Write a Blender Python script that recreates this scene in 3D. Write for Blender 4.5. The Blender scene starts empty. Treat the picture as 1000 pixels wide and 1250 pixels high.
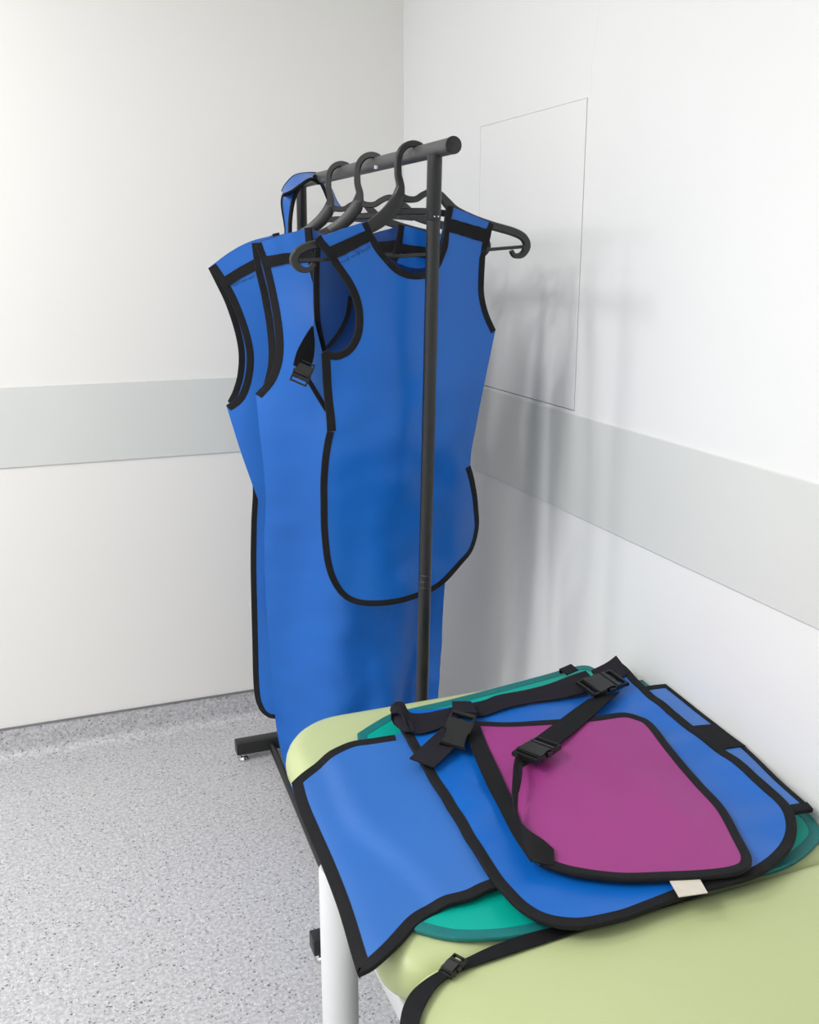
import bpy, bmesh, math, random
from mathutils import Vector, noise
from mathutils.geometry import delaunay_2d_cdt
random.seed(7)
sc = bpy.context.scene
COL = sc.collection

# ------------------------------------------------------------------ camera, light, exposure
W, H, FPX = 1000.0, 1250.0, 1200.0
CAM = Vector((-1.141, -2.992, 1.5))
TILT, YAW = math.radians(14.708), math.radians(21.191)
FW = Vector((math.sin(YAW)*math.cos(TILT), math.cos(YAW)*math.cos(TILT), -math.sin(TILT)))
RT = Vector((math.cos(YAW), -math.sin(YAW), 0.0))
UP = RT.cross(FW)
cd = bpy.data.cameras.new('camera')
cam = bpy.data.objects.new('camera', cd)
COL.objects.link(cam)
cam.location = CAM
cam.rotation_euler = (math.radians(90)-TILT, 0, -YAW)
cd.sensor_fit = 'VERTICAL'
cd.sensor_height = 36.0
cd.lens = 36.0*FPX/H
cd.clip_start = 0.02
sc.camera = cam

world = bpy.data.worlds.new('room_world')
sc.world = world
world.use_nodes = True
world.node_tree.nodes['Background'].inputs[0].default_value = (1.0, 1.0, 1.0, 1)
world.node_tree.nodes['Background'].inputs[1].default_value = 0.05

CEIL = 2.75
DOWNLIGHTS = [(-1.75, -0.95), (-2.95, -0.85), (-2.6, -2.9), (-3.4, -2.2)]
PANELS = [(-2.5, -2.0, 33), (-2.4, -4.2, 18)]
DOWN_W = 7.5
def area_light(name, loc, size, watts, shape='DISK', col=(1.0, 0.99, 0.975)):
    l = bpy.data.lights.new(name, 'AREA'); l.shape = shape; l.size = size; l.energy = watts; l.color = col
    o = bpy.data.objects.new(name, l); COL.objects.link(o); o.location = loc
    return o
for p in DOWNLIGHTS: area_light('downlight_lamp', (p[0], p[1], CEIL-0.03), 0.24, DOWN_W)
for p in PANELS: area_light('panel_lamp', (p[0], p[1], CEIL-0.03), 0.95, p[2], 'SQUARE')

sc.view_settings.view_transform = 'Standard'
sc.view_settings.look = 'None'
sc.view_settings.gamma = 1.0
sc.view_settings.use_curve_mapping = False
sc.view_settings.exposure = 0.66

# ------------------------------------------------------------------ materials
def lin(c):
    return tuple(((v/255)/12.92 if v/255 <= .04045 else ((v/255+.055)/1.055)**2.4) for v in c)
def mat(name, rgb, rough=.5, metal=0.0, spec=.5, var=0.0, vscale=6.0, bump=0.0, bscale=200.0, coat=0.0):
    m = bpy.data.materials.new(name); m.use_nodes = True
    nt = m.node_tree; b = nt.nodes['Principled BSDF']
    c = lin(rgb)
    b.inputs['Base Color'].default_value = (*c, 1)
    b.inputs['Roughness'].default_value = rough
    b.inputs['Metallic'].default_value = metal
    b.inputs['Specular IOR Level'].default_value = spec
    b.inputs['Coat Weight'].default_value = coat
    tc = nt.nodes.new('ShaderNodeTexCoord')
    if var > 0:
        n = nt.nodes.new('ShaderNodeTexNoise'); n.inputs['Scale'].default_value = vscale; n.inputs['Detail'].default_value = 4
        nt.links.new(tc.outputs['Object'], n.inputs['Vector'])
        r = nt.nodes.new('ShaderNodeValToRGB')
        r.color_ramp.elements[0].position = .3; r.color_ramp.elements[1].position = .7
        r.color_ramp.elements[0].color = (*[v*(1-var) for v in c], 1)
        r.color_ramp.elements[1].color = (*[min(1, v*(1+var)) for v in c], 1)
        nt.links.new(n.outputs['Fac'], r.inputs[0]); nt.links.new(r.outputs[0], b.inputs['Base Color'])
    if bump > 0:
        n = nt.nodes.new('ShaderNodeTexNoise'); n.inputs['Scale'].default_value = bscale; n.inputs['Detail'].default_value = 3
        nt.links.new(tc.outputs['Object'], n.inputs['Vector'])
        bp = nt.nodes.new('ShaderNodeBump'); bp.inputs['Strength'].default_value = bump; bp.inputs['Distance'].default_value = .004
        nt.links.new(n.outputs['Fac'], bp.inputs['Height']); nt.links.new(bp.outputs[0], b.inputs['Normal'])
    return m

M = {}
M['wall'] = mat('wall_paint', (234, 235, 235), .55, var=.008, vscale=1.2, bump=.03, bscale=90)
M['wall_warm'] = mat('warm_wall_paint', (236, 235, 232), .55, var=.008, vscale=1.2, bump=.03, bscale=90)
M['rail'] = mat('rail_tube_lit', (74, 74, 75), .42, var=.06, vscale=60)  # rack metal painted lighter to carry the highlight along the rail's top
M['rail_plate'] = mat('wall_guard_vinyl', (216, 218, 216), .4, var=.012, vscale=4)
M['ceiling'] = mat('ceiling_paint', (240, 240, 238), .8, var=.01)
M['cap'] = mat('cove_cap_grey', (120, 122, 126), .5, var=.05)
M['joint'] = mat('panel_joint_shadow_gap', (70, 68, 66), .9, var=.1)
M['blue'] = mat('blue_nylon_vinyl', (11, 95, 183), .34, spec=.45, var=.05, vscale=5, bump=.10, bscale=26)
M['blue_lit'] = mat('blue_vinyl_lit', (54, 106, 180), .30, spec=.5, var=.04, vscale=5, bump=.06, bscale=18)  # same blue painted paler for the stronger light on flap and wing
M['blue_shaded'] = mat('blue_vinyl_shaded', (20, 66, 132), .5, var=.05)  # same blue darkened: shade inside the hanging aprons put into the colour
M['teal'] = mat('teal_vinyl', (0, 158, 142), .42, spec=.3, var=.05)
M['tealb'] = mat('dark_teal_binding', (10, 108, 108), .55, var=.06, vscale=60)
M['magenta'] = mat('magenta_vinyl', (148, 55, 124), .42, spec=.3, var=.04, vscale=7, bump=.06, bscale=22)
M['black'] = mat('black_binding_tape', (20, 20, 23), .75, spec=.25, var=.12, vscale=90, bump=.3, bscale=900)
M['strap'] = mat('black_webbing', (17, 17, 20), .7, spec=.22, var=.15, vscale=140, bump=.4, bscale=1200)
M['elastic'] = mat('charcoal_elastic', (30, 28, 36), .8, spec=.2, var=.1, vscale=120, bump=.3, bscale=900)
M['plastic'] = mat('black_plastic', (20, 21, 22), .38, var=.08, vscale=80)
M['hanger'] = mat('dark_grey_plastic', (36, 37, 38), .40, var=.08, vscale=50)
M['metal'] = mat('black_powder_coat', (26, 27, 28), .34, var=.08, vscale=60)
M['chrome'] = mat('chrome', (200, 200, 205), .18, metal=1.0, var=.03)
M['lime'] = mat('lime_upholstery_vinyl', (180, 190, 140), .42, var=.025, vscale=3, bump=.06, bscale=60)
M['white'] = mat('white_enamel', (208, 210, 212), .35, var=.01)
M['tag'] = mat('woven_white_tag', (205, 198, 186), .8, var=.05, vscale=60)
M['ink'] = mat('black_ink', (24, 40, 80), .8, var=.2)

def floor_mat():
    m = bpy.data.materials.new('speckled_vinyl'); m.use_nodes = True
    nt = m.node_tree; b = nt.nodes['Principled BSDF']; L = nt.links.new
    g = nt.nodes.new('ShaderNodeNewGeometry')
    def node(t): return nt.nodes.new(t)
    base = node('ShaderNodeTexNoise'); base.inputs['Scale'].default_value = 110; base.inputs['Detail'].default_value = 5
    L(g.outputs['Position'], base.inputs['Vector'])
    r0 = node('ShaderNodeValToRGB'); r0.color_ramp.elements[0].position = .38; r0.color_ramp.elements[1].position = .64
    r0.color_ramp.elements[0].color = (*lin((172, 172, 176)), 1); r0.color_ramp.elements[1].color = (*lin((200, 199, 202)), 1)
    L(base.outputs['Fac'], r0.inputs[0])
    cur = r0.outputs[0]
    def chips(scale, thr, rad, col, amount, prev):
        v = node('ShaderNodeTexVoronoi'); v.inputs['Scale'].default_value = scale
        mp = node('ShaderNodeMapping'); mp.inputs['Rotation'].default_value = (scale, scale*.7, scale*1.3)
        L(g.outputs['Position'], mp.inputs['Vector'])
        w = node('ShaderNodeTexNoise'); w.inputs['Scale'].default_value = scale*.9
        L(mp.outputs[0], w.inputs['Vector'])
        ad = node('ShaderNodeVectorMath'); ad.operation = 'SCALE'; ad.inputs['Scale'].default_value = 1.1/scale
        L(w.outputs['Color'], ad.inputs[0])
        a2 = node('ShaderNodeVectorMath'); a2.operation = 'ADD'; L(mp.outputs[0], a2.inputs[0]); L(ad.outputs[0], a2.inputs[1])
        L(a2.outputs[0], v.inputs['Vector'])
        sep = node('ShaderNodeSeparateColor'); L(v.outputs['Color'], sep.inputs[0])
        c1 = node('ShaderNodeMath'); c1.operation = 'GREATER_THAN'; c1.inputs[1].default_value = thr; L(sep.outputs[0], c1.inputs[0])
        c2 = node('ShaderNodeMath'); c2.operation = 'LESS_THAN'; c2.inputs[1].default_value = rad; L(v.outputs['Distance'], c2.inputs[0])
        mu = node('ShaderNodeMath'); mu.operation = 'MULTIPLY'; L(c1.outputs[0], mu.inputs[0]); L(c2.outputs[0], mu.inputs[1])
        m2 = node('ShaderNodeMath'); m2.operation = 'MULTIPLY'; m2.inputs[1].default_value = amount; L(mu.outputs[0], m2.inputs[0])
        mx = node('ShaderNodeMixRGB'); mx.inputs[2].default_value = (*lin(col), 1); L(m2.outputs[0], mx.inputs[0]); L(prev, mx.inputs[1])
        return mx.outputs[0]
    cur = chips(210, .80, .34, (228, 228, 228), .8, cur)
    cur = chips(170, .78, .36, (142, 142, 148), .75, cur)
    cur = chips(120, .86, .32, (96, 96, 104), .8, cur)
    cur = chips(140, .93, .30, (62, 62, 74), .9, cur)
    cur = chips(130, .90, .32, (160, 146, 128), .7, cur)
    L(cur, b.inputs['Base Color'])
    b.inputs['Roughness'].default_value = .42
    return m
M['floor'] = floor_mat()

# ------------------------------------------------------------------ helpers
def tag(o, label=None, cat=None, group=None, kind=None):
    if label: o['label'] = label
    if cat: o['category'] = cat
    if group: o['group'] = group
    if kind: o['kind'] = kind
    return o
def link(name, me, m, parent=None, smooth=True):
    o = bpy.data.objects.new(name, me); COL.objects.link(o)
    if m: me.materials.append(m)
    if smooth:
        for p in me.polygons: p.use_smooth = True
        me.set_sharp_from_angle(angle=math.radians(42))
    if parent:
        o.parent = parent
        o.location = -parent.location
    return o
def from_bm(name, bm, m, parent=None, smooth=True):
    bmesh.ops.recalc_face_normals(bm, faces=bm.faces)
    me = bpy.data.meshes.new(name); bm.to_mesh(me); bm.free()
    return link(name, me, m, parent, smooth)
def empty(name, loc, label, cat, group=None):
    o = bpy.data.objects.new(name, None); COL.objects.link(o); o.location = loc; o.empty_display_size = .05
    return tag(o, label, cat, group)
def box(bm, lo, hi, bevel=0.0, seg=2):
    vs = [bm.verts.new((x, y, z)) for x in (lo[0], hi[0]) for y in (lo[1], hi[1]) for z in (lo[2], hi[2])]
    fs = [(0, 1, 3, 2), (4, 6, 7, 5), (0, 4, 5, 1), (2, 3, 7, 6), (0, 2, 6, 4), (1, 5, 7, 3)]
    faces = [bm.faces.new([vs[i] for i in f]) for f in fs]
    if bevel:
        es = list({e for f in faces for e in f.edges})
        bmesh.ops.bevel(bm, geom=es, offset=bevel, segments=seg, affect='EDGES', profile=.5)
def frame_of(t, hint=Vector((0, 0, 1))):
    t = t.normalized()
    if abs(t.dot(hint)) > .95: hint = Vector((0, 1, 0)) if abs(t.y) < .9 else Vector((1, 0, 0))
    a = t.cross(hint).normalized(); return a, a.cross(t).normalized()
def tube(bm, pts, rad, seg=16, caps=True):
    pts = [Vector(p) for p in pts]; rings = []
    for i, p in enumerate(pts):
        t = pts[min(i+1, len(pts)-1)]-pts[max(i-1, 0)]
        a, b = frame_of(t); r = rad[i] if isinstance(rad, (list, tuple)) else rad
        rings.append([bm.verts.new(p+(a*math.cos(k*2*math.pi/seg)+b*math.sin(k*2*math.pi/seg))*r) for k in range(seg)])
    for i in range(len(rings)-1):
        for k in range(seg):
            bm.faces.new((rings[i][k], rings[i][(k+1) % seg], rings[i+1][(k+1) % seg], rings[i+1][k]))
    if caps: bm.faces.new(rings[0][::-1]); bm.faces.new(rings[-1])
def crom(pts, step, closed=False, corners=()):
    """Catmull-Rom through n-D tuples, sharp where the index is in corners; returns points and their control parameter."""
    n = len(pts); out = []; par = []
    last = n if closed else n-1
    for i in range(last):
        p1, p2 = pts[i], pts[(i+1) % n]
        p0 = p1 if (i in corners or (not closed and i == 0)) else pts[i-1]
        p3 = p2 if (((i+1) % n) in corners or (not closed and i+2 >= n)) else pts[(i+2) % n]
        d = math.dist(p1[:2], p2[:2]) if len(p1) < 3 else math.dist(p1, p2)
        k = max(2, int(math.ceil(d/step)))
        for j in range(k):
            t = j/k
            out.append(tuple(.5*(2*b+(c-a)*t+(2*a-5*b+4*c-e)*t*t+(3*b-a-3*c+e)*t**3) for a, b, c, e in zip(p0, p1, p2, p3)))
            par.append(i+t)
    if not closed: out.append(tuple(pts[-1])); par.append(float(n-1))
    return out, par

def ray(px, py): return FW+RT*((px-W/2)/FPX)-UP*((py-H/2)/FPX)
def at(px, py, axis, v):
    """the point of the real plane axis = v (metres) seen at a photograph pixel"""
    r = ray(px, py); return CAM+r*((v-CAM[axis])/r[axis])
class Surf:
    """a height-field sheet: y = f(x, z) (axis 1) or z = f(x, y) (axis 2)"""
    def __init__(s, axis, f, v0): s.axis, s.f, s.v0 = axis, f, v0
    def P(s, u, v, off=0.0):
        e = .004; f = s.f
        d = f(u, v)
        if s.axis == 1: p = Vector((u, d, v))
        else: p = Vector((u, v, d))
        if off:
            du = (f(u+e, v)-f(u-e, v))/(2*e); dv = (f(u, v+e)-f(u, v-e))/(2*e)
            n = Vector((du, -1, dv)) if s.axis == 1 else Vector((-du, -dv, 1))
            p = p+n.normalized()*off
        return p
    def uv(s, px, py):
        v = s.v0
        for _ in range(12):
            p = at(px, py, s.axis, v)
            nv = s.f(p.x, p.z if s.axis == 1 else p.y); v = v+(nv-v)*.8
        u = p.x
        if s.axis == 2: u = min(u, -.006)
        return (u, p.z if s.axis == 1 else p.y)
def outline_uv(S, px, corners, step=.009):
    uv = [S.uv(*p) for p in px]
    return crom(uv, step, True, corners)
def area2(poly): return sum(a[0]*b[1]-b[0]*a[1] for a, b in zip(poly, poly[1:]+poly[:1]))
def inside(p, poly):
    c = False; x, y = p; j = len(poly)-1
    for i in range(len(poly)):
        xi, yi = poly[i]; xj, yj = poly[j]
        if (yi > y) != (yj > y) and x < (xj-xi)*(y-yi)/(yj-yi)+xi: c = not c
        j = i
    return c
def sheet(name, S, px, m, parent, corners=(), thick=.005, grid=.016, off=0.0):
    """one cloth sheet with thickness, cut along the outline"""
    poly, par = outline_uv(S, px, corners)
    n = len(poly); us = [p[0] for p in poly]; vs = [p[1] for p in poly]
    pts = [Vector(p) for p in poly]
    y = min(vs)+grid*.5; r = 0
    while y < max(vs):
        x = min(us)+grid*(.5 if r % 2 else .05)
        while x < max(us):
            if inside((x, y), poly) and min((x-a)**2+(y-b)**2 for a, b in poly[::2]) > (grid*.5)**2: pts.append(Vector((x, y)))
            x += grid
        y += grid*.87; r += 1
    V, _, F, *_ = delaunay_2d_cdt(pts, [(i, (i+1) % n) for i in range(n)], [], 1, 1e-6)
    bm = bmesh.new()
    fr = [bm.verts.new(S.P(p.x, p.y, off+thick/2)) for p in V]; bk = [bm.verts.new(S.P(p.x, p.y, off-thick/2)) for p in V]
    from collections import Counter
    cnt = Counter()
    for f in F:
        f = list(f)
        for a, b in zip(f, f[1:]+f[:1]): cnt[frozenset((a, b))] += 1
    for f in F:
        f = list(f)
        bm.faces.new([fr[i] for i in f]); bm.faces.new([bk[i] for i in f[::-1]])
        for a, b in zip(f, f[1:]+f[:1]):
            if cnt[frozenset((a, b))] == 1: bm.faces.new((fr[b], fr[a], bk[a], bk[b]))
    return from_bm(name, bm, m, parent)
def binding(name, S, px, m, parent, t0, t1, corners=(), width=.016, thick=.0085, off=0.0, out=.0012):
    """a tape folded over the sheet's edge from control point t0 to t1"""
    poly, par = outline_uv(S, px, corners, .007)
    sgn = 1 if area2(poly) > 0 else -1; n = len(poly); N = len(px)
    whole = (t1-t0) >= N
    idx = list(range(n)) if whole else [i for i in range(2*n) if t0-1e-6 <= par[i % n]+(N if i >= n else 0) <= t1+1e-6]
    bm = bmesh.new(); rings = []
    for q0, i in enumerate(idx):
        i %= n
        p = poly[i]; a = poly[i-1]; b = poly[(i+1) % n]
        if not whole and q0 == 0: a = p
        if not whole and q0 == len(idx)-1: b = p
        tx, ty = b[0]-a[0], b[1]-a[1]; l = math.hypot(tx, ty) or 1
        nx, ny = -ty/l*sgn, tx/l*sgn
        po = (p[0]-nx*out, p[1]-ny*out); pi = (p[0]+nx*width, p[1]+ny*width); pm = (p[0]+nx*width*.5, p[1]+ny*width*.5)
        h = thick/2
        ring = [S.P(*po, off+h*.55), S.P(p[0], p[1], off+h*.95), S.P(*pm, off+h), S.P(*pi, off+h*.8), S.P(*pi, off-h*.8), S.P(*pm, off-h), S.P(p[0], p[1], off-h*.95), S.P(*po, off-h*.55)]
        rings.append([bm.verts.new(q) for q in ring])
    k = len(rings[0])
    for i in range(len(rings)-(0 if whole else 1)):
        A, B = rings[i], rings[(i+1) % len(rings)]
        for j in range(k): bm.faces.new((A[j], A[(j+1) % k], B[(j+1) % k], B[j]))
    if not whole: bm.faces.new(rings[0][::-1]); bm.faces.new(rings[-1])
    return from_bm(name, bm, m, parent)
def ribbon(name, st, m, parent, thick=.002, across=4, step=.012):
    """a webbing strap lofted between two edge curves; st = [(A, B), ...] points in metres"""
    rows, _ = crom([(*a, *b) for a, b in st], step)
    bm = bmesh.new(); G = []
    for i, r in enumerate(rows):
        a, b = Vector(r[:3]), Vector(r[3:])
        q = rows[min(i+1, len(rows)-1)]; o = rows[max(i-1, 0)]
        t = (Vector(q[:3])+Vector(q[3:])-Vector(o[:3])-Vector(o[3:]))
        n = t.cross(b-a)
        n = n.normalized() if n.length > 1e-9 else Vector((0, 0, 1))
        G.append([(bm.verts.new(a.lerp(b, k/across)+n*thick/2), bm.verts.new(a.lerp(b, k/across)-n*thick/2)) for k in range(across+1)])
    for i in range(len(G)-1):
        for k in range(across):
            for s in (0, 1): bm.faces.new((G[i][k][s], G[i][k+1][s], G[i+1][k+1][s], G[i+1][k][s]))
        for k in (0, across): bm.faces.new((G[i][k][0], G[i+1][k][0], G[i+1][k][1], G[i][k][1]))
    for g in (G[0], G[-1]):
        for k in range(across): bm.faces.new((g[k][0], g[k+1][0], g[k+1][1], g[k][1]))
    return from_bm(name, bm, m, parent)
def prism(bm, poly, T, bevel=0.0):
    """poly of local (u, v) through T(u, v, w) between w = -h and +h given as T.h"""
    f, h = T
    a = [bm.verts.new(f(u, v, h)) for u, v in poly]; b = [bm.verts.new(f(u, v, -h)) for u, v in poly]
    n = len(poly); new = [bm.faces.new(a), bm.faces.new(b[::-1])]
    for i in range(n): new.append(bm.faces.new((a[i], b[i], b[(i+1) % n], a[(i+1) % n])))
    if bevel:
        es = list(set(new[0].edges) | set(new[1].edges))
        bmesh.ops.bevel(bm, geom=es, offset=bevel, segments=2, affect='EDGES')
def buckle(parent, c, d, n, length, width, thick, closed=True, name='buckle', clip=True):
    """side release buckle at c along d with face normal n: receiver body, pronged clip, strap bar"""
    c, d, n = Vector(c), Vector(d).normalized(), Vector(n).normalized()
    n = (n-d*n.dot(d)).normalized(); s = n.cross(d)
    f = lambda u, v, w: c+d*u+s*v+n*w
    L, w2, h = length, width/2, thick/2
    bm = bmesh.new()
    body = [(0, -w2), (L*.10, -w2*1.06), (L*.24, -w2*.98), (L*.30, -w2*.74), (L*.44, -w2*.74), (L*.50, -w2*.98), (L*.54, -w2), (L*.54, w2), (L*.50, w2*.98), (L*.44, w2*.74), (L*.30, w2*.74), (L*.24, w2*.98), (L*.10, w2*1.06), (0, w2)]
    prism(bm, [(u-L*.54, v) for u, v in body], (f, h), h*.35)
    bar = lambda u0, u1, v0, v1, hh: prism(bm, [(u0, v0), (u1, v0), (u1, v1), (u0, v1)], (f, hh), hh*.3)
    bar(-L*.70, -L*.63, -w2, w2, h*.7)
    for sg in (-1, 1): bar(-L*.69, -L*.52, min(sg*w2*.82, sg*w2), max(sg*w2*.82, sg*w2), h*.7)
    o = from_bm(name, bm, M['plastic'], parent)
    if not clip: return o
    bm = bmesh.new(); g = 0.0 if closed else L*.25
    bar(g+L*.02, g+L*.16, -w2, w2, h*.85)
    bar(g+L*.30, g+L*.37, -w2, w2, h*.7)
    for sg in (-1, 1):
        bar(g+L*.14, g+L*.34, min(sg*w2*.82, sg*w2), max(sg*w2*.82, sg*w2), h*.7)
        prism(bm, [(g+L*.04, sg*w2*.62), (g-L*.16, sg*w2*.72), (g-L*.24, sg*w2*1.02), (g-L*.10, sg*w2*1.08), (g+L*.04, sg*w2*.92)], (f, h*.5))
    bar(g-L*.2, g+L*.04, -w2*.14, w2*.14, h*.45)
    cl = from_bm('buckle_clip', bm, M['plastic'], o); cl.parent = o; cl.location = (0, 0, 0)
    return o
def smooth01(a, b, x):
    t = max(0, min(1, (x-a)/(b-a))); return t*t*(3-2*t)
def nz(x, y, s, seed): return noise.noise(Vector((x*s, y*s, seed)))

# ------------------------------------------------------------------ the room
XL, YF = -4.2, -6.0
def quad_obj(name, vs, m, smooth=False):
    bm = bmesh.new(); bm.faces.new([bm.verts.new(v) for v in vs]); return from_bm(name, bm, m, None, False)
def slab(name, lo, hi, m, kind='structure', parent=None, bevel=0.0):
    bm = bmesh.new(); box(bm, lo, hi, bevel); o = from_bm(name, bm, m, parent, False)
    if kind: o['kind'] = kind
    return o
slab('floor', (XL-.1, YF-.1, -.1), (.1, .1, 0), M['floor'])
slab('ceiling', (XL-.1, YF-.1, CEIL), (.1, .1, CEIL+.1), M['ceiling'])
slab('wall_back', (XL-.1, 0, 0), (.1, .1, CEIL), M['wall_warm'])
slab('wall_left', (XL-.1, YF, 0), (XL, 0, CEIL), M['wall'])
slab('wall_front', (XL-.1, YF-.1, 0), (.1, YF, CEIL), M['wall'])
# right wall with the hatch opening cut out
HY0, HY1, HZ0, HZ1 = -1.0765, -.553, 1.1575, 1.815
bm = bmesh.new()
ys = [YF, HY0, HY1, 0.0]; zs = [0, HZ0, HZ1, CEIL]
for i in range(3):
    for j in range(3):
        if i == 1 and j == 1: continue
        box(bm, (0, ys[i], zs[j]), (.1, ys[i+1], zs[j+1]))
bmesh.ops.remove_doubles(bm, verts=bm.verts, dist=1e-5)
wr = from_bm('wall_right', bm, M['wall'], None, False); wr['kind'] = 'structure'
hatch = slab('access_panel', (.0003, HY0+.0042, HZ0+.0018), (.012, HY1-.0005, HZ1-.0004), M['wall'], None, wr, .0006)
slab('panel_backing', (.012, HY0, HZ0), (.02, HY1, HZ1), M['joint'], None, wr)
# hairline crack in the paint above the hatch
bm = bmesh.new()
pts = [at(x, y, 0, 0) for x, y in [(721, 113), (723, 98), (722, 82), (725, 66), (727, 50), (730, 30), (732, 8), (734, -20)]]
tube(bm, [p+Vector((.0006, 0, 0)) for p in pts], .0009, 6)
from_bm('paint_crack', bm, M['rail_plate'], wr)
slab('trim_1', (XL, -.004, .906), (-.004, 0, 1.1375), M['rail_plate'], bevel=.0015)
slab('trim_2', (-.004, YF, .921), (0, -.0, 1.151), M['rail_plate'], bevel=.0015)
# floor covering coved up the walls, with its cap strip
def cove(name, along, base, sx):
    prof = [(.0, .100), (.003, .100), (.003, .05), (.003, .034)]
    for k in range(7):
        a = k/6*math.pi/2; prof.append((.003+.03*(1-math.cos(a)), .032-.03*math.sin(a)-.0))
    prof += [(.052, .002), (.075, .0001), (.075, -.01), (0, -.01)]
    bm = bmesh.new(); R = []
    for s in along:
        R.append([bm.verts.new((s, -d, z) if sx else (-d, s, z)) for d, z in prof])
    n = len(prof)
    for j in range(n): bm.faces.new((R[0][j], R[0][(j+1) % n], R[1][(j+1) % n], R[1][j]))
    bm.faces.new(R[0]); bm.faces.new(R[1][::-1])
    o = from_bm(name, bm, M['floor']); o['kind'] = 'structure'; return o
cove('baseboard_back', (XL, 0), 0, True)
cove('baseboard_right', (YF, 0), 0, False)
slab('trim_3', (XL, -.0052, .0975), (0, 0, .1025), M['cap'])
slab('trim_4', (-.0052, YF, .0975), (0, 0, .1025), M['cap'])

# ------------------------------------------------------------------ garment rack
RAILX, RAILZ = -.388, 1.690
rack = empty('garment_rack', (-.41, -.75, 0), 'black metal clothes rack on flat feet, holding the blue aprons', 'clothes rack')
bm = bmesh.new(); tube(bm, [(-.384, -1.262, RAILZ), (-.390, -.215, RAILZ)], .0150, 24); from_bm('rail', bm, M['rail'], rack)
for y0, y1 in ((-1.2665, -1.2605), (-.2165, -.210)):
    bm = bmesh.new(); tube(bm, [(-.386, y0, RAILZ), (-.386, y0+.0012, RAILZ), (-.386, y1-.001, RAILZ), (-.386, y1, RAILZ)], [.0135, .0158, .0158, .015], 24); from_bm('end_cap', bm, M['metal'], rack)
def post(xt, xb, y):
    X = lambda z: xb+(xt-xb)*z/1.68
    bm = bmesh.new(); tube(bm, [(X(.05), y, .05), (X(1.56), y, 1.56)], .0132, 20)
    o = from_bm('post', bm, M['metal'], rack)
    bm = bmesh.new(); tube(bm, [(X(1.562), y, 1.562), (X(1.564), y, 1.564), (X(1.678), y, 1.678)], [.0132, .0142, .0142], 20)
    s = from_bm('post_sleeve', bm, M['metal'], o); s.location = (0, 0, 0)
    for z in (.845, .858, .832):
        bm = bmesh.new(); tube(bm, [(X(z-.002), y, z-.002), (X(z), y, z), (X(z+.002), y, z+.002)], [.0132, .0140, .0132], 20); r = from_bm('joint_ring', bm, M['metal'], o); r.location = (0, 0, 0)
    for dx in (-.004, .004):
        bm = bmesh.new(); tube(bm, [(X(1.568)+dx, y-.0130, 1.568), (X(1.568)+dx, y-.0152, 1.568)], .0016, 8); r = from_bm('rivet', bm, M['chrome'], o); r.location = (0, 0, 0)
post(-.3955, -.4290, -1.2)
post(-.3985, -.4150, -.262)
for y, xa in ((-1.2, -.676), (-.262, -.652)):
    bm = bmesh.new(); box(bm, (xa, y-.02, .022), (xa+.50, y+.02, .062), .003); f = from_bm('foot', bm, M['metal'], rack)
    for x in (xa+.022, xa+.478):
        bm = bmesh.new(); tube(bm, [(x, y-.006, .0), (x, y-.006, .004), (x, y-.006, .010), (x, y-.006, .015), (x, y-.006, .023)], [.0165, .0175, .0145, .007, .006], 18)
        g = from_bm('levelling_foot', bm, M['chrome'], f); g.location = (0, 0, 0)
for dx in (0, .27):
    bm = bmesh.new(); tube(bm, [(-.583+dx, -1.181, .038), (-.545+dx, -.281, .038)], .0105, 16); from_bm('base_tube', bm, M['metal'], rack)
bm = bmesh.new(); p = at(459, 212, 1, -.98); tube(bm, [(p.x, p.y, RAILZ-.0145), (p.x, p.y, RAILZ-.021)], [.004, .0035], 10); from_bm('rail_screw', bm, M['chrome'], rack)

# ------------------------------------------------------------------ hangers
HYP = -1.088
def stroke(bm, px, widths, depth, y=HYP):
    """flat moulded bar following a path in the hanger's plane, rounded a little at its edges"""
    pts = [(p.x, p.z) for p in (at(x, yy, 1, y) for x, yy in px)]
    rows, par = crom([(a, b, w) for (a, b), w in zip(pts, widths)], .006)
    R = []
    for i, (u, v, w) in enumerate(rows):
        a = rows[max(i-1, 0)]; b = rows[min(i+1, len(rows)-1)]
        tx, tz = b[0]-a[0], b[1]-a[1]; l = math.hypot(tx, tz) or 1; nx, nz_ = -tz/l, tx/l
        w2, d = w/2, depth/2
        R.append([bm.verts.new((u+nx*q*w2, y+s*d, v+nz_*q*w2)) for q, s in ((1, -.6), (.75, -1), (-.75, -1), (-1, -.6), (-1, .6), (-.75, 1), (.75, 1), (1, .6))])
    for i in range(len(R)-1):
        for k in range(8): bm.faces.new((R[i][k], R[i][(k+1) % 8], R[i+1][(k+1) % 8], R[i+1][k]))
    bm.faces.new(R[0][::-1]); bm.faces.new(R[-1])
HG = 'black plastic hangers on the rack'
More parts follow.
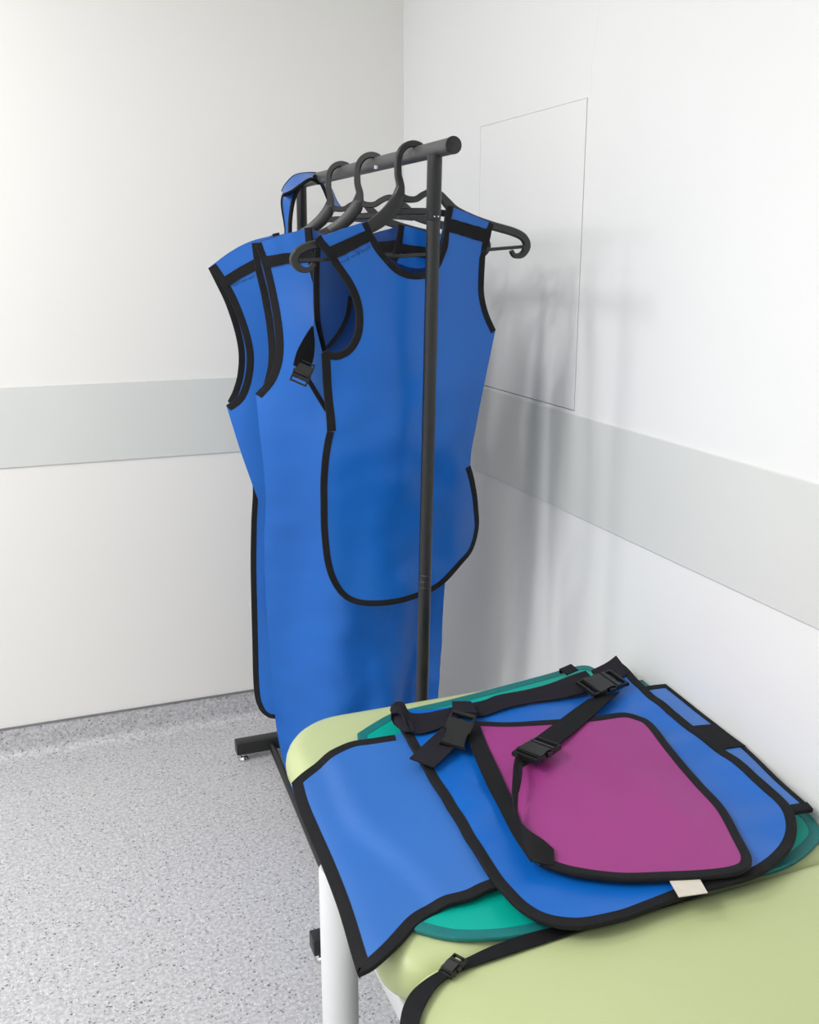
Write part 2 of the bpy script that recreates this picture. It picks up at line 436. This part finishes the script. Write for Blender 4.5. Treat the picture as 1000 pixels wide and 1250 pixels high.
def make_hanger():
    e = empty('coat_hanger', (RAILX, HYP, RAILZ), 'black plastic hanger nearest the front post, both curled ends showing', 'hanger', HG)
    bm = bmesh.new()
    stroke(bm, [(516, 184), (513, 178), (503, 175.5), (493, 180), (487, 191), (486, 212), (489, 230), (484, 248)], [.010, .012, .013, .013, .013, .0135, .016, .022], .0126)
    from_bm('hook', bm, M['hanger'], e)
    bm = bmesh.new()
    stroke(bm, [(489, 228), (484, 247), (470, 264), (450, 278), (425, 288), (398, 296), (375, 301), (362, 309), (359, 319), (366, 328), (377, 329), (383, 322)], [.016, .028, .028, .024, .020, .017, .016, .016, .016, .013, .010, .008], .0134)
    stroke(bm, [(487, 238), (497, 243), (508, 243), (516, 238), (526, 234), (536, 237), (545, 247), (556, 258), (578, 268), (602, 276), (626, 283), (639, 290), (643, 301), (637, 311), (628, 312), (624, 306)], [.014, .013, .012, .012, .012, .014, .018, .020, .018, .017, .017, .016, .016, .013, .010, .008], .012)
    from_bm('arms', bm, M['hanger'], e)
    bm = bmesh.new(); stroke(bm, [(478, 259), (515, 258), (556, 262)], [.013, .013, .013], .010); from_bm('brace', bm, M['hanger'], e)
    bm = bmesh.new(); stroke(bm, [(364, 318), (420, 316), (500, 312), (580, 306), (640, 301)], [.007]*5, .007); from_bm('trouser_bar', bm, M['hanger'], e)
    return e
h1 = make_hanger()
def copy_tree(o, parent=None):
    c = o.copy(); COL.objects.link(c)
    if parent: c.parent = parent
    for ch in o.children: copy_tree(ch, c)
    return c
h2 = copy_tree(h1); h2.location = (RAILX-.004, -.850, RAILZ); h2.rotation_euler = (0, 0, math.radians(-29))
h2['label'] = 'black plastic hanger second from the front post, holding the long apron'
h3 = copy_tree(h1); h3.location = (RAILX, -.618, RAILZ); h3.rotation_euler = (0, 0, math.radians(-27))
h3['label'] = 'black plastic hanger farthest from the front post, beside the collar'

# ------------------------------------------------------------------ hanging apron nearest the camera
def f_a1(x, z):
    s = .15+.85*smooth01(1.50, 1.15, z)
    k = smooth01(1.45, 1.2, z)
    return -1.113-.024*smooth01(1.50, 1.22, z)+.062*smooth01(1.20, .80, z)+1.15*(x+.405)**2*s+.0045*math.sin(9*x*4+2.2*z)*k*.6+.013*nz(x, z*.35, 8, 1.3)*k+.006*nz(x, z, 14, 4.3)*k+.0014*math.sin(260*x+40*z)*smooth01(1.475, 1.50, z)
S1 = Surf(1, f_a1, -1.11)
S1b = Surf(1, lambda x, z: -1.045+.5*(x+.405)**2+.05*smooth01(1.5, 1.3, z), -1.0)
ap1 = empty('hanging_apron', (-.41, -1.09, 1.55), 'short blue apron with black edging, hanging frontmost right behind the front post', 'apron', 'blue protective aprons on the rack')
A1 = [(385, 292), (415, 280.5), (447, 270), (453, 282), (463, 301), (476, 318), (490, 330), (506, 334), (522, 331), (533, 319), (539, 300), (543, 274), (546, 251), (572, 261), (602, 274), (597, 291), (592, 310), (590, 337), (590, 360), (595, 382), (604, 403), (598, 432), (590, 470), (582, 510), (575, 547), (573, 568), (578, 587), (582, 615), (583, 643), (576, 670), (561, 690), (541, 712), (520, 725), (490, 735), (460, 739), (436, 737), (418, 728), (405, 710), (397, 685), (393, 650), (392, 610), (393, 570), (396, 545), (400, 526), (398, 500), (395, 470), (393, 432), (399, 428), (410, 431), (424, 424), (433, 408), (435, 388), (432, 368), (424, 349), (412, 331), (397, 309)]
C1 = (0, 2, 12, 14, 20, 46, 43, 25)
sheet('front_panel', S1, A1, M['blue'], ap1, C1)
nA = len(A1)
binding('neck_binding', S1, A1, M['black'], ap1, 2, 12, C1, .0115)
binding('armhole_binding', S1, A1, M['black'], ap1, 14, 20, C1, .0125)
binding('armhole_binding', S1, A1, M['black'], ap1, 46, nA+.0, C1, .0135)
binding('hem_binding', S1, A1, M['black'], ap1, 25, 43, C1, .0125)
binding('side_binding', S1, A1, M['black'], ap1, 43, 46, C1, .0155)
def patch(name, S, px, m, parent, off, thick=.002, corners=None):
    return sheet(name, S, px, m, parent, corners if corners is not None else tuple(range(len(px))), thick, .012, off)
patch('shoulder_band', S1, [(398, 303), (447, 281), (456, 292), (408, 317)], M['black'], ap1, .0042)
patch('shoulder_band', S1, [(545, 266), (598, 281), (594, 297), (542, 281)], M['black'], ap1, .0042)
B1p = [(387, 294), (415, 283), (447, 272), (461, 299), (476, 316), (506, 327), (528, 318), (543, 270), (547, 254), (600, 276), (593, 300), (587, 340), (589, 380), (598, 404), (588, 460), (574, 545), (566, 640), (540, 690), (440, 716), (408, 690), (400, 600), (402, 520), (399, 480), (395, 434), (388, 410), (384, 384), (383, 340), (384, 310)]
Cb = (0, 2, 8, 9, 13, 23)
sheet('back_panel', S1b, B1p, M['blue_shaded'], ap1, Cb, grid=.02)
binding('back_armhole_binding', S1b, B1p, M['black'], ap1, 23, len(B1p), Cb, .0105)
S1c = Surf(1, lambda x, z: S1b.f(x, z)-.009, -1.05)
patch('inner_seam_tape', S1c, [(425, 362), (430, 362), (427, 385), (416, 408), (402, 425), (397, 424), (412, 405), (422, 384)], M['black'], ap1, 0, corners=(0, 1, 4, 5))
Wg = [(383, 388), (389, 412), (394, 432), (396, 470), (397, 502), (386, 484), (374, 464), (377, 440), (380, 412)]
sheet('side_wing', S1c, Wg, M['blue_lit'], ap1, (0, 2, 4, 6))
binding('side_wing_binding', S1c, Wg, M['black'], ap1, 4, 6, (0, 2, 4, 6), .0085)
A = lambda x, y, d: tuple(at(x, y, 1, d))
ribbon('side_strap', [(A(381, 398, -1.06), A(382, 399, -1.055)), (A(374, 408, -1.07), A(384, 420, -1.066)), (A(363, 428, -1.085), A(382, 440, -1.074)), (A(358, 446, -1.09), A(377, 452, -1.08))], M['strap'], ap1)
d = Vector(A(362, 474, -1.09))-Vector(A(376, 442, -1.075))
buckle(ap1, A(367.5, 459, -1.092), d, (-.35, -1, .1), .045, .036, .010)
# faint pen scribble along the shoulder seam
def scribble(parent, S, p0, p1, amp, n, off=.0032):
    bm = bmesh.new(); rnd = random.Random(n)
    for w in range(3):
        pts = []
        for k in range(9):
            t = (w+.08+.84*k/8)/3
            x = p0[0]+(p1[0]-p0[0])*t; y = p0[1]+(p1[1]-p0[1])*t+amp*(1 if k % 2 else -1)*rnd.uniform(.3, 1)
            pts.append(S.P(*S.uv(x, y), off))
        tube(bm, pts, .00035, 5)
    from_bm('pen_marks', bm, M['ink'], parent)
scribble(ap1, S1, (415, 321), (452, 301), 3.0, 4)

# ------------------------------------------------------------------ long blue apron, second
def f_a2(x, z):
    k = smooth01(1.5, 1.2, z)
    low = smooth01(1.3, .7, z)
    return (-.885-.03*smooth01(1.50, 1.2, z)+.06*smooth01(1.15, .6, z)-(.33-.12*low)*(x+.39)+(.55+1.1*k)*(x+.42)**2+k*(.018*math.sin(21*x+1.8*z+1.0)+.009*math.sin(37*x-3.1*z))
            + .024*k*nz(x*1.5, z*.45, 7, 2.2)+.007*k*nz(x, z, 14, 8.2)+.0016*math.sin(150*x+30*z)*smooth01(1.47, 1.50, z)-.010*smooth01(.10, 0, abs(x+.41+.08*(z-.5)))*low)
S2 = Surf(1, f_a2, -.87)
ap2 = empty('hanging_apron', (-.42, -.87, 1.55), 'long blue apron reaching nearly to the floor, hanging second from the front post', 'apron', 'blue protective aprons on the rack')
A2 = [(312, 298), (345, 287), (380, 277.5), (383, 310), (390, 345), (408, 368), (433, 374), (462, 352), (478, 316), (487, 274), (520, 283), (556, 298), (550, 340), (546, 380), (552, 420), (566, 446), (560, 500), (556, 560), (549, 640), (543, 712), (540, 760), (537, 820), (534, 880), (530, 975), (440, 985), (360, 972), (351, 945), (345, 925), (338, 890), (333, 840), (328, 775), (324.5, 715), (323, 660), (325, 615), (323, 575), (318, 530), (313, 481), (327, 465), (335, 446), (338, 424), (336, 395), (330, 360), (322, 326)]
C2 = (0, 2, 9, 11, 15, 23, 25, 36)
sheet('front_panel', S2, A2, M['blue'], ap2, C2, grid=.014)
binding('neck_binding', S2, A2, M['black'], ap2, 2, 9, C2, .0125)
binding('armhole_binding', S2, A2, M['black'], ap2, 36, len(A2), C2, .0135)
binding('armhole_binding', S2, A2, M['black'], ap2, 11, 15, C2, .0135)
binding('hem_binding', S2, A2, M['black'], ap2, 23, 25, C2, .0135)
patch('shoulder_band', S2, [(318, 314), (345, 309.5), (379, 306), (381, 320), (350, 322), (324, 328)], M['black'], ap2, .0042)
patch('shoulder_band', S2, [(487, 297), (520, 302), (552, 312), (550, 324), (520, 315), (486, 309)], M['black'], ap2, .0042)
f_a2b = lambda x, z: f_a2(x, z)+.045+.05*smooth01(1.5, 1.3, z)
S2b = Surf(1, f_a2b, -.82)
B2p = [(308, 297), (345, 286), (380, 279), (400, 287), (433, 290), (465, 282), (487, 276), (520, 285), (552, 300), (548, 400), (556, 460), (545, 640), (538, 760), (530, 900), (525, 960), (440, 970), (365, 960), (345, 900), (335, 800), (333, 700), (335, 600), (326, 500), (323, 470), (329, 440), (327, 400), (320, 360), (312, 326)]
Cb2 = (0, 2, 6, 8, 10, 14, 16, 22)
sheet('back_panel', S2b, B2p, M['blue_shaded'], ap2, Cb2, grid=.022)
binding('back_armhole_binding', S2b, B2p, M['black'], ap2, 22, len(B2p), Cb2, .0125)
S2c = Surf(1, lambda x, z: f_a2b(x, z)-.006, -.82)
patch('back_neck_tape', S2c, [(452, 296), (484, 293), (484, 309), (455, 311)], M['black'], ap2, 0)

# ------------------------------------------------------------------ third apron, farthest along the rail
def f_a3(x, z):
    k = smooth01(1.45, 1.15, z)
    return -.645-.50*(x+.39)+.5*k*(x+.42)**2+k*.010*math.sin(26*x+2.5*z)+.012*k*nz(x, z*.5, 8, 5.2)
S3 = Surf(1, f_a3, -.55)
ap3 = empty('hanging_apron', (-.45, -.55, 1.5), 'blue apron farthest along the rack, its black edged armhole leftmost', 'apron', 'blue protective aprons on the rack')
A3 = [(257, 326), (282, 309), (310, 296), (340, 284), (352, 320), (385, 350), (430, 345), (450, 285), (480, 300), (475, 400), (490, 440), (480, 560), (460, 700), (455, 790), (400, 800), (355, 780), (345, 720), (333, 665), (322, 628), (308, 590), (295, 553), (284, 518), (277, 495), (291, 484), (299, 464), (302, 440), (300, 420), (293, 395), (281, 365), (268, 342)]
C3 = (0, 3, 7, 8, 10, 13, 15, 22)
sheet('front_panel', S3, A3, M['blue'], ap3, C3, grid=.018)
binding('armhole_binding', S3, A3, M['black'], ap3, 22, len(A3), C3, .0155)
binding('neck_binding', S3, A3, M['black'], ap3, 3, 7, C3, .0135)
patch('shoulder_band', S3, [(269, 341), (292, 326.5), (315, 314), (319, 327), (297, 338), (276, 352)], M['black'], ap3, .0042)
S3b = Surf(1, lambda x, z: f_a3(x, z)+.03+.07*smooth01(1.45, 1.15, z), -.45)
B3p = [(255, 327), (282, 307), (308, 294), (340, 286), (370, 300), (420, 298), (452, 288), (478, 302), (478, 440), (470, 600), (455, 760), (440, 850), (400, 877), (340, 877), (325, 873), (316, 862), (311, 840), (309, 780), (307, 700), (307.5, 640), (309, 590), (300, 545), (288, 508), (279, 490), (286, 475), (291, 455), (292, 430), (287, 403), (276, 370), (263, 343)]
Cb3 = (0, 3, 6, 7, 8, 12, 23)
sheet('back_panel', S3b, B3p, M['blue'], ap3, Cb3, grid=.02)
binding('back_armhole_binding', S3b, B3p, M['black'], ap3, 23, len(B3p), Cb3, .0135)
binding('hem_binding', S3b, B3p, M['black'], ap3, 11, 21, Cb3, .0125)
S3t = Surf(1, lambda x, z: S3b.f(x, z)+.012, -.4)
patch('wash_tag', S3t, [(304.5, 733), (311, 731), (312, 745), (306.5, 746)], M['tag'], ap3, 0, .0012)
scribble(ap3, S3, (284, 349), (312, 336), 2.4, 9)

# ------------------------------------------------------------------ neck collar over the rail
col = empty('neck_collar', (-.40, -.40, 1.69), 'blue neck collar with dark edging, draped over the far end of the rail', 'collar')
def loft(name, near, far, yn, yf, m, thick=.006):
    A_ = [Vector(at(x, y, 1, yn(i/(len(near)-1)))) for i, (x, y) in enumerate(near)]
    B_ = [Vector(at(x, y, 1, yf(i/(len(far)-1)))) for i, (x, y) in enumerate(far)]
    o = ribbon(name, list(zip(A_, B_)), m, col, thick, 6, .008)
    return A_, B_
def edge(name, P, r=.0045):
    pts, _ = crom([tuple(p) for p in P], .008); bm = bmesh.new(); tube(bm, pts, r, 10); from_bm(name, bm, M['black'], col)
a, b = loft('collar_band', [(390, 224), (380, 218.5), (366, 227), (356, 234), (346, 238.5)], [(386, 212), (374, 212), (360, 215), (349, 226), (345, 234)], lambda t: -.43-.03*t, lambda t: -.36, M['blue'])
edge('collar_edge', a); edge('collar_edge', b, .0042)
a, b = loft('collar_tail', [(367, 226), (361, 237), (357, 250), (354.5, 268), (354, 284), (353, 300)], [(346, 238), (344.5, 246), (345.5, 258), (348, 272), (349, 285), (344, 302)], lambda t: -.445+.01*t, lambda t: -.42, M['blue'])
edge('collar_edge', a, .0055); edge('collar_edge', b, .0042)
a, b = loft('collar_tail', [(383, 214), (391, 222), (397, 234), (404, 251), (409, 258)], [(386, 212), (398, 222), (404, 231), (410, 245), (416, 254)], lambda t: -.43, lambda t: -.38, M['blue'])
edge('collar_edge', a, .0045); edge('collar_edge', b, .0036)

# ------------------------------------------------------------------ couch
ZB = .592
def tilt(y): return .078*max(0, y+1.93)      # the head section of the couch is cranked up a little
couch = empty('examination_couch', (-.4, -2.1, 0), 'lime green padded examination couch on white legs along the right wall', 'couch')
def cushion(name, x0, x1, y0, y1, zt, th, rad, er):
    """padded block: rounded plan, rolled edges, slightly crowned top; rad = corner radii (x0y0, x1y0, x1y1, x0y1)"""
    plan = []
    for (cx, cy, sx, sy, a0), r in zip(((x0, y0, 1, 1, 180), (x1, y0, -1, 1, 270), (x1, y1, -1, -1, 0), (x0, y1, 1, -1, 90)), rad):
        for k in range(13):
            a = math.radians(a0+k*7.5); plan.append((cx+sx*r+r*math.cos(a), cy+sy*r+r*math.sin(a)))
    n = len(plan); nrm = []
    for i in range(n):
        a, b = plan[i-1], plan[(i+1) % n]; tx, ty = b[0]-a[0], b[1]-a[1]; l = math.hypot(tx, ty); nrm.append((-ty/l, tx/l))
    prof = [(er*1.2, zt-th)]
    for k in range(13):
        a = k/12*math.pi; prof.append((er*(1-math.sin(a)*1.0), zt-th/2-math.cos(a)*th/2))
    prof += [(er*1.15, zt+.0004), (er*1.35, zt+.0007)]
    bm = bmesh.new(); R = [[bm.verts.new((p[0]+q[0]*i, p[1]+q[1]*i, z+tilt(p[1]+q[1]*i))) for p, q in zip(plan, nrm)] for i, z in prof]
    for i in range(len(R)-1):
        for k in range(n): bm.faces.new((R[i][k], R[i][(k+1) % n], R[i+1][(k+1) % n], R[i+1][k]))
    bm.faces.new(R[0][::-1]); bm.faces.new(R[-1])
    return from_bm(name, bm, M['lime'], couch)
cushion('head_cushion', -.770, -.014, -1.974, -1.300, ZB, .075, (.065, .05, .05, .13), .034)
cushion('seat_cushion', -.785, -.014, -3.25, -1.974, ZB+.006, .085, (.05, .05, .035, .085), .022)
bm = bmesh.new()
for lo, hi in (((-.745, -3.2, .475), (-.700, -1.70, .515)), ((-.10, -3.2, .475), (-.06, -1.36, .515)), ((-.7, -1.40, .475), (-.1, -1.36, .515)), ((-.7, -2.015, .475), (-.1, -1.975, .515)), ((-.7, -3.2, .475), (-.1, -3.16, .515))):
    box(bm, lo, hi, .004)
from_bm('bed_frame', bm, M['white'], couch, True)
for x, y in ((-.767, -1.722), (-.045, -1.735), (-.772, -3.05), (-.045, -3.05)):
    bm = bmesh.new(); tube(bm, [(x, y, 0), (x, y, .012), (x, y, .588), (x, y, .592)], [.0275, .029, .029, .026], 28); from_bm('leg', bm, M['white'], couch)

# ------------------------------------------------------------------ aprons laid on the couch
def drop(x, y):
    d = max(0, -.755-x); return 3*d*d
def lay(h, seed, amp=.0025, extra=None):
    def f(x, y):
        v = ZB+tilt(y)+h-drop(x, y)+amp*nz(x, y, 6, seed)+amp*.5*nz(x, y, 15, seed+3)
        return v+(extra(x, y) if extra else 0)
    return f
LG = 'folded protective aprons on the couch'
ST = Surf(2, lay(.006, 1.0, .0), ZB)
teal = empty('folded_apron', (-.4, -1.6, ZB), 'teal apron with darker teal edging, lowest of the aprons on the couch', 'apron', LG)
T = [(437, 897), (455, 885.5), (478, 873), (505, 866), (545, 857), (600, 843), (660, 827), (700, 816), (717, 814.5), (731, 820), (765, 832), (795, 830), (830, 848), (900, 905), (955, 948), (994, 984), (1003, 1000), (1001, 1022), (985, 1042), (955, 1060), (900, 1075), (800, 1100), (720, 1120), (690, 1130), (650, 1140), (610, 1146), (560, 1147), (520, 1140), (500, 1132), (482, 1110), (465, 1060), (450, 1000), (440, 940)]
sheet('apron_body', ST, T, M['teal'], teal, (0, 11), grid=.02)
binding('edge_binding', ST, T, M['tealb'], teal, 0, len(T), (0, 11), .017, .008)
def crease(x, y):      # distance to the left of the soft crease down the flap
    return -.700+.055*smooth01(-1.66, -1.9, y)+.004*math.sin(24*y)-x
SB = Surf(2, lay(.016, 2.0, .0018, lambda x, y: -.007*smooth01(-.55, -.68, x)+.014*smooth01(-.14, -.01, x)+.007*(1-smooth01(0, .04, crease(x, y)))), ZB)
wide = empty('folded_apron', (-.4, -1.6, ZB), 'blue apron whose flap hangs over the couch end, under the belted apron', 'apron', LG)
Bp = [(357, 957), (374, 942), (395, 925), (415, 912.5), (432, 906.5), (456, 903), (482, 899), (560, 878), (650, 862), (720, 850), (787, 840), (814, 836.5), (835, 854), (880, 888), (910, 914), (955, 957), (992, 989), (965, 994), (900, 1010), (800, 1040), (700, 1062), (607, 1084), (575, 1098), (541, 1109), (512, 1127), (482, 1159), (458, 1180), (438, 1191), (430, 1165), (412, 1105), (388, 1043), (365, 988)]
CB = (0, 6, 11, 16, 17, 27)
sheet('apron_body', SB, Bp, M['blue_lit'], wide, CB)
binding('edge_binding', SB, Bp, M['black'], wide, 11, 16, CB, .0085, .008)
binding('edge_binding', SB, Bp, M['black'], wide, 16, 17.6, CB, .0175, .008)
binding('edge_binding', SB, Bp, M['black'], wide, 20.7, 32.0, CB, .0175, .008)
binding('edge_binding', SB, Bp, M['black'], wide, 0, 6, CB, .0165, .008)
binding('edge_binding', SB, Bp, M['black'], wide, 10, 11, CB, .0135, .008)
patch('fastener_patch', SB, [(845, 889), (874, 887), (911, 913), (883, 917)], M['black'], wide, .0042)
SD = Surf(2, lay(.031, 3.0, .002, lambda x, y: .006*nz(x*.8, y*1.6, 11, 9.1)+.014*smooth01(-.14, -.01, x)), ZB)
belted = empty('folded_apron', (-.4, -1.6, ZB), 'bright blue apron with a wide black waist belt along its far edge', 'apron', LG)
Dp = [(477, 866), (497, 903), (530, 960), (560, 1008), (588, 1054), (609, 1084), (632, 1108), (658, 1124), (688, 1132), (720, 1131.5), (760, 1123), (800, 1108), (850, 1090), (908, 1075), (946, 1056), (966, 1034), (972, 1008), (959, 979), (928, 951), (880, 914), (850, 891), (790, 842), (760, 812), (720, 830), (650, 848), (560, 862), (510, 868)]
CD = (0, 22)
sheet('apron_body', SD, Dp, M['blue'], belted, CD)
binding('edge_binding', SD, Dp, M['black'], belted, 0, 22, CD, .0155, .0085)
def Z(x, y, h):
    v = ZB+h
    for _ in range(12):
        p = at(x, y, 2, v); v += .8*(ZB+h+tilt(p.y)-v)
    return (min(p.x, -.008), p.y, p.z)
ribbon('waist_belt', [(Z(505, 893, .046), Z(503, 882, .052)), (Z(493, 893, .042), Z(489, 873, .058)), (Z(481, 884, .044), Z(477, 866, .062)), (Z(478, 872, .062), Z(482, 858, .072)), (Z(490, 872, .066), Z(492, 858, .066)), (Z(498, 890, .050), Z(500, 870, .052)), (Z(512, 896, .040), Z(518, 871, .044)), (Z(535, 890, .040), Z(535, 868, .044)), (Z(556, 879, .042), Z(552, 864, .046))], M['elastic'], belted, .0028)
ribbon('waist_belt', [(Z(556, 878, .045), Z(556, 862, .048)), (Z(575, 874, .042), Z(575, 859, .048)), (Z(592, 874, .039), Z(592, 855, .045)), (Z(620, 864, .039), Z(608, 849, .045)), (Z(650, 858, .039), Z(640, 843, .045)), (Z(684, 853, .039), Z(668, 836, .045)), (Z(716, 845, .041), Z(695, 826, .047)), (Z(732, 838, .043), Z(715, 819, .049))], M['elastic'], belted, .0028)
ribbon('waist_belt', [(Z(735, 838, .045), Z(722, 819, .05)), (Z(752, 831, .047), Z(740, 810, .052)), (Z(768, 822, .045), Z(752, 801, .052))], M['elastic'], belted, .004)
ribbon('belt_tail', [(Z(574, 893, .052), Z(545, 884, .052)), (Z(552, 916, .048), Z(520, 907, .048)), (Z(530, 937, .045), Z(500, 926, .045))], M['elastic'], belted, .0025)
buckle(belted, Z(552, 912, .050), Vector(Z(552, 912, .050))-Vector(Z(568, 866, .080)), (-.2, -.5, .8), .112, .046, .011, clip=False)
ribbon('belt_keeper', [(Z(552, 858, .056), Z(575, 858, .056)), (Z(553, 870, .062), Z(583, 872, .058))], M['elastic'], belted, .007)
buckle(belted, Z(742, 832, .058), Vector(Z(768, 819, .056))-Vector(Z(712, 839, .052)), (.0, -.15, 1), .085, .055, .012)
ribbon('spare_strap', [(Z(684, 823, .02), Z(698, 818, .02)), (Z(683, 817, .03), Z(697, 811, .032)), (Z(692, 824, .036), Z(706, 818, .036))], M['strap'], belted, .002)
SM = Surf(2, lay(.045, 4.0, .002, lambda x, y: .004*nz(x*2, y, 6, 3.7)), ZB)
mag = empty('folded_apron', (-.35, -1.65, ZB+.03), 'magenta apron with black edging and a loose strap, topmost of the aprons', 'apron', LG)
Mp = [(576, 882), (620, 884), (680, 880.5), (730, 876), (760, 872), (779, 876), (796, 885), (820, 915), (856, 957), (887, 992), (910, 1034), (917, 1051), (910, 1063), (880, 1070), (820, 1074), (760, 1075), (700, 1068), (659, 1055), (637, 1029), (614, 988), (594, 940)]
CM = (0, 17)
sheet('apron_body', SM, Mp, M['magenta'], mag, CM)
binding('edge_binding', SM, Mp, M['black'], mag, 0, 17, CM, .0145, .0085)
ribbon('edge_strap', [(Z(564, 884, .047), Z(584, 881, .050)), (Z(577, 918, .046), Z(596, 912, .05)), (Z(593, 955, .046), Z(612, 946, .05)), (Z(608, 984, .046), Z(628, 982, .05)), (Z(626, 1019, .046), Z(640, 1012, .052)), (Z(648, 1052, .047), Z(657, 1045, .052))], M['strap'], mag, .0025)
ribbon('loose_strap', [(Z(718, 854, .048), Z(756, 845, .048)), (Z(697, 869, .052), Z(737, 862, .050)), (Z(674, 886, .056), Z(713, 884, .052)), (Z(655, 900, .062), Z(676, 914, .056))], M['strap'], mag, .0025)
ribbon('loose_strap', [(Z(652, 903, .064), Z(660, 926, .058)), (Z(641, 909, .070), Z(648, 931, .060)), (Z(632, 918, .075), Z(637, 938, .064)), (Z(628, 932, .080), Z(632.5, 948, .072)), (Z(626.5, 948, .084), Z(634, 956, .074)), (Z(625.5, 968, .082), Z(632, 972, .070)), (Z(627, 988, .078), Z(631.5, 994, .062)), (Z(632, 1000, .074), Z(636, 1016, .056)), (Z(641, 1009, .072), Z(641, 1036, .053)), (Z(652, 1018, .068), Z(649, 1050, .050)), (Z(664, 1026, .064), Z(663, 1055, .049)), (Z(676, 1037, .056), Z(677, 1057, .048))], M['strap'], mag, .0025)
ribbon('strap_end', [(Z(630, 935, .076), Z(637, 931, .076)), (Z(633, 950, .072), Z(637.5, 945, .072)), (Z(631, 968, .066), Z(634, 966, .066))], M['strap'], mag, .0025)
buckle(mag, Z(660, 913, .068), Vector(Z(680, 900, .062))-Vector(Z(645, 922, .070)), (-.15, -.1, 1), .074, .050, .014)
STg = Surf(2, lambda x, y: ZB+.043, ZB)
patch('wash_tag', STg, [(815, 1071), (853, 1071), (864, 1090), (829, 1095)], M['tag'], mag, 0, .0015)

# strap in the gap between the two cushions
gs = empty('strap_with_buckle', (-.6, -2.0, ZB), 'loose black strap with a small buckle, lying along the couch cushion gap', 'strap')
ribbon('webbing', [(Z(487, 1262, .004), Z(509, 1262, .014)), (Z(492, 1232, .006), Z(515, 1236, .015)), (Z(503, 1211, .008), Z(530, 1209, .015)), (Z(522, 1195, .009), Z(547, 1193, .014)), (Z(545, 1182, .010), Z(566, 1184, .013)), (Z(572, 1169, .010), Z(588, 1176, .012)), (Z(600, 1156, .010), Z(615, 1167, .012)), (Z(640, 1142, .009), Z(655, 1154, .011)), (Z(690, 1128, .008), Z(705, 1138, .010)), (Z(760, 1114, .008), Z(775, 1117, .009)), (Z(850, 1092, .006), Z(862, 1091, .008))], M['strap'], gs, .0025)
buckle(gs, Z(556, 1176, .018), Vector(Z(564, 1166, .022))-Vector(Z(546, 1186, .012)), (-.5, .1, 1), .030, .024, .010)
